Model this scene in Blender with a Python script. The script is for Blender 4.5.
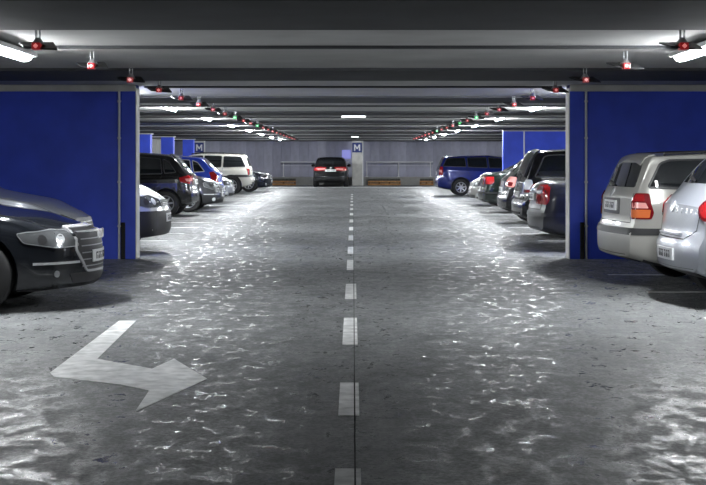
import bpy, bmesh, math, random
from mathutils import Vector, Matrix
from mathutils.bvhtree import BVHTree
random.seed(7)
for o in list(bpy.data.objects): bpy.data.objects.remove(o)
scene = bpy.context.scene
C = scene.collection

# ------------------------------------------------------------ camera, world, exposure
F, EYE, HY, HX = 1400.0, 1.35, 160.0, 353.0      # focal length in pixels, eye height, horizon row, vanishing column
cam_d = bpy.data.cameras.new('camera'); cam = bpy.data.objects.new('camera', cam_d); C.objects.link(cam)
cam.location = (0, 0, EYE); cam.rotation_euler = (math.pi/2, 0, 0)
cam_d.sensor_width = 36; cam_d.lens = F/706*36; cam_d.shift_y = -(242.5-HY)/706
cam_d.clip_start = 0.05; cam_d.clip_end = 300
scene.camera = cam
w = bpy.data.worlds.new('world'); scene.world = w; w.use_nodes = True
w.node_tree.nodes['Background'].inputs[0].default_value = (0.5, 0.55, 0.65, 1)
w.node_tree.nodes['Background'].inputs[1].default_value = 0.02
scene.view_settings.view_transform = 'Standard'; scene.view_settings.look = 'None'
scene.view_settings.gamma = 1; scene.view_settings.use_curve_mapping = False
scene.view_settings.exposure = 0.0
TUBE_POWER = 850.0        # emission strength of the slim bare tubes over the bays
NEAR_POWER = 240.0        # emission strength of the two wide diffusers near the camera
ORD = ['first','second','third','fourth','fifth','sixth','seventh','eighth','ninth','tenth','eleventh','twelfth','thirteenth','fourteenth','fifteenth','sixteenth','seventeenth','eighteenth','nineteenth','twentieth']

def gx(px, d): return (px-HX)/F*d
def gz(py, d): return EYE-(py-HY)/F*d
def gd(py): return F*EYE/(py-HY)                 # distance of a point on the floor

# ------------------------------------------------------------ materials
MATS = {}
def mat(name, rgb=(.5,.5,.5), rough=.5, metal=0, coat=0, emit=None, estr=0, spec=.5, noise=None):
    if name in MATS: return MATS[name]
    m = bpy.data.materials.new(name); m.use_nodes = True; nt = m.node_tree; b = nt.nodes['Principled BSDF']
    b.inputs['Base Color'].default_value = (*rgb, 1); b.inputs['Roughness'].default_value = rough
    b.inputs['Metallic'].default_value = metal; b.inputs['Coat Weight'].default_value = coat
    b.inputs['Coat Roughness'].default_value = .04; b.inputs['Specular IOR Level'].default_value = spec
    if emit: b.inputs['Emission Color'].default_value = (*emit, 1); b.inputs['Emission Strength'].default_value = estr
    if noise:                                    # (scale, amount, bump)
        tc = nt.nodes.new('ShaderNodeTexCoord'); n = nt.nodes.new('ShaderNodeTexNoise'); n.inputs['Scale'].default_value = noise[0]
        n.inputs['Detail'].default_value = 6
        nt.links.new(tc.outputs['Object'], n.inputs['Vector'])
        r = nt.nodes.new('ShaderNodeValToRGB'); r.color_ramp.elements[0].position = .3; r.color_ramp.elements[1].position = .7
        a = noise[1]
        r.color_ramp.elements[0].color = (*[c*(1-a) for c in rgb], 1); r.color_ramp.elements[1].color = (*[min(1,c*(1+a)) for c in rgb], 1)
        nt.links.new(n.outputs['Fac'], r.inputs['Fac']); nt.links.new(r.outputs['Color'], b.inputs['Base Color'])
        if noise[2]:
            bp = nt.nodes.new('ShaderNodeBump'); bp.inputs['Strength'].default_value = noise[2]; bp.inputs['Distance'].default_value = .01
            nt.links.new(n.outputs['Fac'], bp.inputs['Height']); nt.links.new(bp.outputs['Normal'], b.inputs['Normal'])
    MATS[name] = m
    return m

def floor_material():
    m = bpy.data.materials.new('wet_concrete'); m.use_nodes = True; nt = m.node_tree; b = nt.nodes['Principled BSDF']
    N = lambda t: nt.nodes.new(t); Lk = nt.links.new
    tc = N('ShaderNodeTexCoord')
    def noise(scale, detail, sc=(1,1,1), rough=.6, dist=0):
        mp = N('ShaderNodeMapping'); mp.inputs['Scale'].default_value = sc; Lk(tc.outputs['Object'], mp.inputs['Vector'])
        n = N('ShaderNodeTexNoise'); n.inputs['Scale'].default_value = scale; n.inputs['Detail'].default_value = detail
        n.inputs['Roughness'].default_value = rough; n.inputs['Distortion'].default_value = dist
        Lk(mp.outputs['Vector'], n.inputs['Vector']); return n.outputs['Fac']
    def ramp(fac, p0, p1, c0, c1):
        r = N('ShaderNodeValToRGB'); r.color_ramp.elements[0].position = p0; r.color_ramp.elements[1].position = p1
        r.color_ramp.elements[0].color = (*c0, 1); r.color_ramp.elements[1].color = (*c1, 1); Lk(fac, r.inputs['Fac']); return r.outputs['Color']
    def mix(kind, fac, a, c):
        x = N('ShaderNodeMixRGB'); x.blend_type = kind
        if isinstance(fac, float): x.inputs[0].default_value = fac
        else: Lk(fac, x.inputs[0])
        Lk(a, x.inputs[1]); Lk(c, x.inputs[2]); return x.outputs[0]
    big = noise(.45, 5, (1, .55, 1)); mid = noise(2.3, 8, (1, .6, 1), .7, .6); fine = noise(11, 9, (1, .8, 1), .78); speck = noise(42, 4, (1, .8, 1), .7)
    base = ramp(mid, .3, .72, (.18,.185,.189), (.42,.43,.438))
    blot = ramp(big, .38, .62, (.62,.62,.62), (1,1,1))
    spk = ramp(fine, .40, .58, (.28,.29,.29), (1.0,1.0,1.0)); sp2 = ramp(speck, .42, .56, (.35,.35,.35), (1,1,1))
    col = mix('MULTIPLY', .8, base, blot); col = mix('MULTIPLY', .7, col, spk); col = mix('MULTIPLY', .6, col, sp2)
    Lk(col, b.inputs['Base Color'])
    wet = noise(6.5, 9, (1, .6, 1), .8, .3)
    r1 = ramp(wet, .38, .54, (.18,)*3, (.70,)*3); r2 = ramp(fine, .35, .7, (.8,)*3, (1.12,)*3)
    Lk(mix('MULTIPLY', 1.0, r1, r2), b.inputs['Roughness'])
    b.inputs['Specular IOR Level'].default_value = .25
    bp = N('ShaderNodeBump'); bp.inputs['Strength'].default_value = .40; bp.inputs['Distance'].default_value = .0045
    rip = noise(55, 4, (.7, 1.3, 1), .65, .1); Lk(rip, bp.inputs['Height'])
    Lk(bp.outputs['Normal'], b.inputs['Normal'])
    return m
M_FLOOR = floor_material()
M_GAP = mat('dark_gap', (.012,.012,.012), .9)
M_PAINT = mat('worn_white_paint', (.74,.75,.74), .45, noise=(9, .35, .1))
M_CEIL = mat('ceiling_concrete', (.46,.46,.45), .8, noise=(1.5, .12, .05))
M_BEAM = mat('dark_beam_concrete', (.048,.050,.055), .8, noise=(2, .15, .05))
M_CONC = mat('grey_concrete', (.38,.38,.37), .8, noise=(3, .15, .1))
M_PALE = mat('pale_concrete', (.66,.65,.62), .8, noise=(4, .12, .1))
M_BLUE = mat('blue_wall_paint', (.060,.118,.84), .5, noise=(2.5, .10, .03))
M_PANEL = mat('blue_grey_panel', (.46,.465,.58), .55, noise=(3, .12, .03))
M_PANEL2 = mat('blue_grey_panel_light', (.52,.525,.64), .55, noise=(3, .12, .03))
M_PIPE = mat('white_conduit', (.90,.91,.93), .4)
M_STEEL = mat('galvanised_rail', (.95,.95,.96), .5, 0)
M_BLACKRUB = mat('black_rubber', (.015,.015,.016), .7)
M_TYRE = mat('tyre_rubber', (.016,.016,.017), .75)
M_RIM = mat('alloy_rim', (.55,.56,.58), .3, .8)
M_GLASS = mat('dark_car_glass', (.010,.012,.014), .03, 0, .5, spec=.8)
M_CHROME = mat('chrome', (.80,.81,.83), .25, .55)
M_TRIM = mat('black_trim', (.018,.018,.02), .5)
M_SEAM = mat('panel_seam', (.004,.004,.004), .8)
M_RED = mat('red_lens', (.30,.010,.013), .12, 0, 1)
M_REDDK = mat('dark_red_lens', (.16,.008,.012), .12, 0, 1)
M_PINK = mat('pale_red_lens', (.75,.32,.30), .12, 0, 1)
M_ORANGE = mat('orange_lens', (.65,.16,.05), .15, 0, 1)
M_CLEAR = mat('clear_lens', (.72,.74,.76), .10, .25, 1)
M_REFL = mat('headlamp_reflector', (.20,.21,.22), .2, .6, 1)
M_PLATE = mat('plate_white', (.72,.73,.74), .35)
M_INK = mat('plate_ink', (.03,.03,.035), .5)
M_TIMBER = mat('orange_timber', (.55,.29,.12), .7, noise=(8, .3, .1))
M_LEDLENS = mat('red_indicator_lens', (.3,.01,.012), .3, emit=(1,.03,.04), estr=.12)
M_LEDCORE = mat('red_indicator_core', (.9,.4,.4), .3, emit=(1,.30,.28), estr=.55)
M_GRNLENS = mat('green_indicator_lens', (.02,.3,.06), .3, emit=(.03,.6,.15), estr=.4)
M_GRNCORE = mat('green_indicator_core', (.4,.9,.5), .3, emit=(.3,1,.45), estr=.9)
M_LAMPBLK = mat('lamp_black', (.012,.012,.014), .35)
M_LAMPSTEM = mat('lamp_stem_grey', (.30,.31,.32), .35, .5)
M_TUBE = mat('lit_diffuser', (.9,.9,.9), .4, emit=(.93,.97,1.0), estr=TUBE_POWER)
M_TUBEN = mat('lit_wide_diffuser', (.9,.9,.9), .4, emit=(.95,.98,1.0), estr=NEAR_POWER)
M_CBOX = mat('lit_small_diffuser', (.9,.9,.9), .4, emit=(.95,1,.97), estr=2.0)
M_HOUSING = mat('lamp_housing', (.55,.56,.56), .4)
M_SIGNBLUE = mat('sign_blue', (.03,.05,.24), .4)
M_SIGNWHITE = mat('sign_white', (.85,.86,.88), .4)
M_LITSIGN = mat('lit_blue_sign', (.25,.26,.7), .4, emit=(.35,.36,.85), estr=.55)

# ------------------------------------------------------------ mesh helpers
def link(name, me, m=None, parent=None, loc=None):
    o = bpy.data.objects.new(name, me); C.objects.link(o)
    if m is not None and len(me.materials) == 0: me.materials.append(m)
    if parent is not None: o.parent = parent
    if loc is not None: o.location = loc
    return o
def bm_obj(name, bm, m, parent=None, loc=None, smooth=False, angle=40):
    me = bpy.data.meshes.new(name); bm.normal_update(); bm.to_mesh(me); bm.free()
    if smooth:
        for p in me.polygons: p.use_smooth = True
        me.set_sharp_from_angle(angle=math.radians(angle))
    return link(name, me, m, parent, loc)
def bx(bm, x0, x1, y0, y1, z0, z1, bev=0):
    r = bmesh.ops.create_cube(bm, size=1)
    bmesh.ops.scale(bm, verts=r['verts'], vec=(x1-x0, y1-y0, z1-z0))
    bmesh.ops.translate(bm, verts=r['verts'], vec=((x0+x1)/2, (y0+y1)/2, (z0+z1)/2))
    if bev:
        es = list({e for v in r['verts'] for e in v.link_edges})
        bmesh.ops.bevel(bm, geom=es, offset=bev, segments=2, affect='EDGES', profile=.5)
    return r['verts']
def box(name, x0, x1, y0, y1, z0, z1, m, parent=None, bev=0):
    bm = bmesh.new(); bx(bm, x0, x1, y0, y1, z0, z1, bev); return bm_obj(name, bm, m, parent)
def rod(bm, p, q, r, seg=8, r2=None):
    p, q = Vector(p), Vector(q); d = q-p
    mtx = Matrix.Translation((p+q)/2) @ d.to_track_quat('Z', 'Y').to_matrix().to_4x4()
    bmesh.ops.create_cone(bm, cap_ends=True, segments=seg, radius1=r, radius2=r if r2 is None else r2, depth=d.length, matrix=mtx)
def prism(bm, pts, z0, z1):
    a = [bm.verts.new((x, y, z0)) for x, y in pts]; b = [bm.verts.new((x, y, z1)) for x, y in pts]
    n = len(pts); bm.faces.new(b); bm.faces.new(a[::-1])
    for i in range(n): bm.faces.new((a[i], a[(i+1)%n], b[(i+1)%n], b[i]))
    bmesh.ops.recalc_face_normals(bm, faces=bm.faces[:])
def empty(name, loc, rz=0):
    o = bpy.data.objects.new(name, None); C.objects.link(o); o.location = loc; o.rotation_euler = (0, 0, rz); o.empty_display_size = .2
    return o
def tag(o, label, cat, group=None):
    o['label'] = label; o['category'] = cat
    if group: o['group'] = group
    return o
def struct(o, label=None):
    o['kind'] = 'structure'
    if label: o['label'] = label
    return o
def copy_tree(o, parent=None):
    c = o.copy(); C.objects.link(c); c.parent = parent
    for ch in list(o.children): copy_tree(ch, c)
    return c

# ------------------------------------------------------------ the setting
XL, XR, YN, YF = -9.6, 9.6, -9.0, 75.5
ZS, ZB = 2.375, 2.345                     # slab underside, beam underside
DW = 19.1                                # distance of the blue partition walls
JY = gd(217)                             # cross joint in the floor
bm = bmesh.new()
for (x0, x1) in ((XL, .006), (.012, XR)):
    for (y0, y1) in ((YN, JY-.03), (JY+.03, YF)):
        bx(bm, x0, x1, y0, y1, -.1, 0)
floor = struct(bm_obj('floor', bm, M_FLOOR), 'wet grey concrete garage floor')
box('joint_bed', XL, XR, YN, YF, -.12, -.025, M_GAP, floor)

def floor_poly(name, pts_px, m=M_PAINT, h=.003):
    pts = [(gx(px, gd(py)), gd(py)) for px, py in pts_px]
    bm = bmesh.new(); prism(bm, pts, 0, h); return bm_obj(name, bm, m, floor)
# centre line dashes (paint on the floor)
dash = [(469,494), (383,416), (318,345), (284,299), (260,270), (247,254), (235.5,240.5), (227,230.5), (219.5,222.5), (213.2,215.4), (208.2,210), (204.4,205.7), (201.2,202.3), (198.5,199.4), (196.2,197), (194.3,195)]
for y0, y1 in dash:
    d0, d1 = gd(y1), gd(y0); bm = bmesh.new()
    bx(bm, -.078, .005, d0, d1, 0, .003); 
    if d0 < 16: bx(bm, .013, .034, d0, d1, 0, .003)
    bm_obj('lane_dash', bm, M_PAINT, floor)
floor_poly('turn_arrow', [(50,373), (119,321), (136,321), (97,359), (152,369), (174,359), (207,379), (135,412), (149,391), (121,385), (54,377)])
box('bay_end_line', -8.5, 8.5, 68.3, 68.75, 0, .004, M_PAINT, floor)
for d in (12.1,): box('bay_line', -7.4, -3.15, d-.05, d+.05, 0, .003, M_PAINT, floor)
for d in (14.3, 16.45, 11.95): box('bay_line', 3.0, 7.4, d-.05, d+.05, 0, .003, M_PAINT, floor)
for k in range(1, 15):
    d = 21.1+2.287*k
    for x0, x1 in ((-7.4, -3.1), (3.1, 7.4)): box('bay_line', x0, x1, d-.05, d+.05, 0, .003, M_PAINT, floor)

ceil = struct(box('ceiling', XL, XR, YN, YF, ZS, ZS+.25, M_CEIL), 'pale concrete slab ceiling')
P = 6.87
for k in range(-3, 9):
    y0 = 15.6+P*k
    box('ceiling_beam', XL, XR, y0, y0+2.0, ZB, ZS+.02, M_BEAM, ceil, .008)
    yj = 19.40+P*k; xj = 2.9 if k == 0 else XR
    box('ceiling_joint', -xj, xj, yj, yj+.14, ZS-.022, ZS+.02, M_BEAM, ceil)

struct(box('wall_left', XL-.25, XL, YN, YF, -.1, ZS+.25, M_CONC), 'grey concrete side wall behind the left bays')
struct(box('wall_right', XR, XR+.25, YN, YF, -.1, ZS+.25, M_CONC), 'grey concrete side wall behind the right bays')
struct(box('wall_near', XL-.25, XR+.25, YN-.25, YN, -.1, ZS+.25, M_CONC), 'concrete wall at the entrance end')
wb = struct(box('wall_back', XL-.25, XR+.25, YF, YF+.3, -.1, ZS+.25, M_PANEL), 'blue grey panelled end wall')
n = 40; pw = (XR-XL)/n
pm = {}
for i in range(n):
    kind = i % 3 == 1
    if kind not in pm:
        bm = bmesh.new(); bx(bm, .012, pw-.012, -.03 if kind else -.045, 0, .44, ZS-.002, .006)
        me = bpy.data.meshes.new('wall_panel'); bm.to_mesh(me); bm.free(); me.materials.append(M_PANEL2 if kind else M_PANEL); pm[kind] = me
    o = link('wall_panel', pm[kind], None, wb); o.location = (XL+i*pw, YF, 0)
LEDGE_Y = 74.9
box('ledge', XL, XR, LEDGE_Y, YF, 0, .445, M_CONC, wb, .015)

def partition(name, side, y, x_in, label, m_top=M_PALE):
    s = side; x_out = XL if s < 0 else XR
    a, b = sorted((s*x_in, x_out))
    w_ = struct(box(name, a, b, y, y+.26, 0, ZS, M_BLUE), label)
    e = s*x_in
    lo, hi = sorted((e, e+s*.19)); box('column', lo+(.0 if s>0 else 0), hi, y-.025, y+.285, 0, 2.315, M_BLUE, w_, .006)
    lo, hi = sorted((e, e-s*.012)); box('end_cap', lo, hi, y-.025, y+.285, 0, 2.33, M_PALE, w_, .003)
    lo, hi = sorted((e+s*.0, x_out)); box('head_beam', lo, hi, y-.06, y+.32, 2.285, ZS, M_PALE, w_, .006)
    px = e+s*.222
    bm = bmesh.new(); rod(bm, (px, y-.018, 0), (px, y-.018, 2.285), .017)
    for z in (.45, 1.05, 1.65, 2.15): bx(bm, px-.022, px+.022, y-.034, y, z-.012, z+.012)
    bm_obj('conduit', bm, M_PIPE, w_, smooth=True)
    gx_ = e+s*.165
    bm = bmesh.new(); bx(bm, gx_-.028, gx_+.028, y-.06, y-.02, .0, .50, .008); bm_obj('corner_guard', bm, M_BLACKRUB, w_)
    return w_
partition('wall_left_partition', -1, DW, 2.965, 'blue painted partition wall on the left with white conduit')
partition('wall_right_partition', 1, DW, 2.955, 'blue painted partition wall on the right with white conduit')
w2 = struct(box('wall_right_far_partition', 5.04, XR, 47, 47.26, 0, ZS, M_BLUE), 'blue partition wall farther down on the right')
box('head_beam', 5.02, XR, 46.95, 47.3, 2.31, ZS, M_PALE, w2)
bm = bmesh.new(); rod(bm, (5.74, 46.97, 0), (5.74, 46.97, 2.31), .026); bm_obj('conduit', bm, M_PIPE, w2, smooth=True)
for i, d in enumerate((51.8, 58.5, 65.5)):
    xc = gx((143.5, 167, 188)[i], d)
    o = struct(box('wall_left_column', xc-.25, xc+.25, d, d+.5, 0, ZS, M_BLUE), 'blue square column behind the left bays')
    box('head_beam', XL, xc+.3, d-.04, d+.54, 2.30, ZS, M_PALE, o)

def letter_M(name, cx, y, zc, s, parent):
    bm = bmesh.new(); t = .17*s
    pts = [(-.5,-.5), (-.5,.5), (-.27,.5), (0,.02), (.27,.5), (.5,.5), (.5,-.5), (.28,-.5), (.28,.12), (.08,-.24), (-.08,-.24), (-.28,.12), (-.28,-.5)]
    a = [bm.verts.new((cx+u*s, y, zc+v*s)) for u, v in pts]; b = [bm.verts.new((cx+u*s, y+.01, zc+v*s)) for u, v in pts]
    bm.faces.new(a); bm.faces.new(b[::-1]); k = len(pts)
    for i in range(k): bm.faces.new((a[i], b[i], b[(i+1)%k], a[(i+1)%k]))
    bmesh.ops.recalc_face_normals(bm, faces=bm.faces[:])
    return bm_obj(name, bm, M_SIGNWHITE, parent)
for px0, px1, lab, d in ((352,362.2,'blue letter M sign on the pillar beside the black hatchback', 73.6), (194.5,204,'blue letter M sign on the pillar above the white off-roader', 73.6)):
    x0, x1 = gx(px0, d), gx(px1, d)
    p = struct(box('wall_back_pillar', x0, x1, d, d+.55, 0, ZS, M_PALE, None, .02), 'pale square pillar at the end wall')
    bm = bmesh.new(); rod(bm, (x1+.03, d+.05, 0), (x1+.03, d+.05, ZS), .03); bm_obj('conduit', bm, M_PIPE, p, smooth=True)
    sg = box('pillar_sign', x0+.015, x1-.015, d-.025, d-.002, 1.75, 2.26, M_SIGNBLUE)
    tag(sg, lab, 'sign', 'letter signs on the end pillars')
    letter_M('letter', (x0+x1)/2, d-.035, 2.0, .33, sg)
sx0, sx1 = gx(342, 75), gx(350.5, 75)
s_ = box('wall_sign', sx0, sx1, 75.33, 75.45, gz(158.5, 75.3), gz(150, 75.3), M_LITSIGN, None, .01)
tag(s_, 'glowing violet blue square sign on the panelled end wall', 'sign')
box('bracket', sx0+.1, sx1-.1, 75.44, 75.47, gz(157, 75.3), gz(151.5, 75.3), M_TRIM, s_)

# railings on the ledge
def railing(x0, x1, posts, label):
    r = empty('guard_railing', ((x0+x1)/2, LEDGE_Y+.12, .445)); tag(r, label, 'railing', 'railings on the end ledge')
    cx = (x0+x1)/2
    bm = bmesh.new(); rod(bm, (x0-cx, 0, .795), (x1-cx, 0, .795), .028, 10); bm_obj('top_rail', bm, M_STEEL, r, smooth=True)
    bm = bmesh.new(); rod(bm, (x0-cx, 0, .60), (x1-cx, 0, .60), .008, 6); bm_obj('mid_wire', bm, M_STEEL, r, smooth=True)
    for p in posts:
        bm = bmesh.new(); rod(bm, (p-cx, 0, .01), (p-cx, 0, .79), .024, 8); po = bm_obj('post', bm, M_STEEL, r, smooth=True)
        bm = bmesh.new(); bx(bm, p-cx-.07, p-cx+.07, -.07, .07, 0, .025, .004); bm_obj('foot_plate', bm, M_STEEL, po)
D_ = LEDGE_Y+.12
railing(gx(280.5, D_), gx(349, D_), [gx(v, D_) for v in (283.5, 315, 347)], 'galvanised guard railing on the ledge behind the black hatchback')
railing(gx(366, D_), gx(433, D_), [gx(v, D_) for v in (366.8, 398.6, 430.4)], 'galvanised guard railing on the ledge right of the M pillar')
# timber bumper boards below the ledge
def kerb(x0, x1, label):
    cx = (x0+x1)/2; k = empty('timber_bumper', (cx, LEDGE_Y-.16, 0)); tag(k, label, 'bumper', 'timber bumpers along the end ledge')
    h = (x1-x0)/2
    for z0, z1 in ((0, .10), (.15, .24)): box('plank', -h, h, -.12, .12, z0, z1, M_TIMBER, k, .008)
    m_ = max(2, round((x1-x0)/.6))
    for i in range(m_+1):
        p = -h+.05+(2*h-.1)*i/m_; box('spacer', p-.045, p+.045, -.1, .1, .10, .15, M_BLACKRUB, k)
    box('rubber_top', -h+.02, h-.02, -.1, .1, .24, .36, mat('grey_gravel', (.10,.10,.09), .9, noise=(25, .7, .4)), k, .02)
for a, b, l in ((271.5, 296, 'low orange timber bumper board near the dark blue sedan nose'), (368, 400.5, 'low orange timber bumper board right of the M pillar'), (419.5, 433, 'short orange timber bumper board near the blue estate car')):
    kerb(gx(a, LEDGE_Y), gx(b, LEDGE_Y), l)

# ------------------------------------------------------------ ceiling lamps
def tube_lamp(x, y, label, length=1.55, wide=False):
    r = empty('tube_lamp', (x, y, ZS)); tag(r, label, 'lamp', 'tube lamps over the parking bays')
    h = length/2
    if wide: hw_, z1, z0, dw, dh = .10, -.03, -.070, .062, .045
    else: hw_, z1, z0, dw, dh = .028, -.006, -.016, .020, .028
    bm = bmesh.new(); bx(bm, -hw_, hw_, -h-.02, h+.02, z0, z1, .004); bm_obj('housing', bm, M_HOUSING, r)
    for sy in (-h*.6, h*.6):
        bm = bmesh.new(); rod(bm, (0, sy, z0+.002), (0, sy, -.0005), .012); bm_obj('bracket', bm, M_HOUSING, r)
    # rounded diffuser under the housing
    bm = bmesh.new(); rings = []
    for t, rr in ((-1, .25), (-.985, .7), (-.95, 1), (.95, 1), (.985, .7), (1, .25)):
        rings.append([bm.verts.new((dw*rr*math.cos(a), t*h, z0-dh*rr*math.sin(a))) for a in [math.pi*i/10 for i in range(11)]])
    for a, b in zip(rings, rings[1:]):
        for i in range(10): bm.faces.new((a[i], a[i+1], b[i+1], b[i]))
        bm.faces.new((a[10], a[0], b[0], b[10]))
    bm.faces.new(rings[0]); bm.faces.new(rings[-1])
    bmesh.ops.recalc_face_normals(bm, faces=bm.faces[:])
    bm_obj('diffuser', bm, M_TUBEN if wide else M_TUBE, r, smooth=True)
    return r
for s, nm in ((-1, 'left'), (1, 'right')):
    tube_lamp(s*3.03, 12.2, 'wide lit white tube lamp in front of the blue %s-hand partition wall' % nm, wide=True)
    for k in range(8):
        tube_lamp(s*3.6, 20.75+P*k, '%s slim lit tube lamp beyond the blue %s-hand partition wall' % (ORD[k], nm))
for d, px0, px1, lab in ((29.9, 341, 366, 'small white lit box lamp on the ceiling over the lane'), (58.0, 351, 359, 'tiny far lit box lamp on the ceiling near the M pillar')):
    x0, x1 = gx(px0, d), gx(px1, d); zt_ = ZB if d < 40 else ZS
    r = box('box_lamp', x0, x1, d, d+.22, zt_-.05, zt_, M_TRIM, None, .006); tag(r, lab, 'lamp')
    box('diffuser', x0+.01, x1-.01, d-.004, d+.2, zt_-.085, zt_-.048, M_CBOX, r, .006)

# bay indicator lamps: stem, flared cone, winged black plate, red lens with bright core
def indicator():
    r = empty('bay_indicator', (0, 0, 0))
    bm = bmesh.new(); rod(bm, (-.016, 0, -.10), (-.016, 0, 0), .007, 6); rod(bm, (.016, 0, -.10), (.016, 0, 0), .007, 6); bm_obj('stem', bm, M_LAMPSTEM, r, smooth=True)
    bm = bmesh.new(); rod(bm, (0, 0, -.125), (0, 0, -.07), .058, 12, .018); bm_obj('shade', bm, M_LAMPSTEM, r, smooth=True)
    bm = bmesh.new()
    pts = [(-.165, .07, -.112), (-.06, .085, -.108), (.10, .085, -.108), (.165, -.055, -.172), (.05, -.075, -.168), (-.10, -.065, -.150)]
    a = [bm.verts.new(p) for p in pts]; b = [bm.verts.new((p[0], p[1]+.004, p[2]+.012)) for p in pts]
    bm.faces.new(a); bm.faces.new(b[::-1])
    for i in range(6): bm.faces.new((a[i], b[i], b[(i+1)%6], a[(i+1)%6]))
    bmesh.ops.recalc_face_normals(bm, faces=bm.faces[:])
    bm_obj('plate', bm, M_LAMPBLK, r)
    bm = bmesh.new(); bx(bm, -.034, .034, -.082, .0, -.170, -.112, .008); ln = bm_obj('lens', bm, M_LEDLENS, r)
    bm = bmesh.new()
    a = [bm.verts.new((.02*math.cos(i*math.pi/2), -.086, -.14+.02*math.sin(i*math.pi/2))) for i in range(4)]
    b = [bm.verts.new((.02*math.cos(i*math.pi/2), -.078, -.14+.02*math.sin(i*math.pi/2))) for i in range(4)]
    bm.faces.new(a); bm.faces.new(b[::-1])
    for i in range(4): bm.faces.new((a[i], b[i], b[(i+1)%4], a[(i+1)%4]))
    bmesh.ops.recalc_face_normals(bm, faces=bm.faces[:])
    bm_obj('core', bm, M_LEDCORE, ln)
    return r
proto = indicator(); first = True
GREEN = {(-1, 8), (-1, 11), (1, 8), (1, 10), (1, 14)}
for s in (-1, 1):
    for k in range(22):
        o = proto if first else copy_tree(proto); first = False
        y = 10.93+2.287*k
        ph = (y-15.6) % P; on_beam = ph < 2.0
        o.location = (-2.46 if s < 0 else 2.57, y, ZB if on_beam else ZS)
        if not on_beam: pass
        side = 'left' if s < 0 else 'right'
        g = (s, k) in GREEN
        where = '%s bay indicator lamp before the blue %s-hand partition wall, lit red' % (ORD[3-k], side) if k < 4 else '%s bay indicator lamp beyond the blue %s-hand partition wall, lit %s' % (ORD[k-4], side, 'green' if g else 'red')
        tag(o, where, 'indicator lamp', 'bay indicators, %s-hand row' % side)
        if g:
            for ch in o.children:
                if ch.name.startswith('lens'):
                    ch.data = ch.data.copy(); ch.data.materials[0] = M_GRNLENS
                    for c2 in ch.children: c2.data = c2.data.copy(); c2.data.materials[0] = M_GRNCORE

# ------------------------------------------------------------ cars
def lin(pts, x):
    if x <= pts[0][0]: return pts[0][1]
    for (a, va), (b, vb) in zip(pts, pts[1:]):
        if x <= b: return va+(vb-va)*(x-a)/(b-a) if b > a else vb
    return pts[-1][1]
def sm(pts, x, r):
    if r <= 0: return lin(pts, x)
    lo, hi = pts[0][0], pts[-1][0]; r = min(r, max(.004, x-lo+.004), max(.004, hi-x+.004))
    return sum(lin(pts, x+r*(i/4)) for i in range(-4, 5))/9

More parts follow.
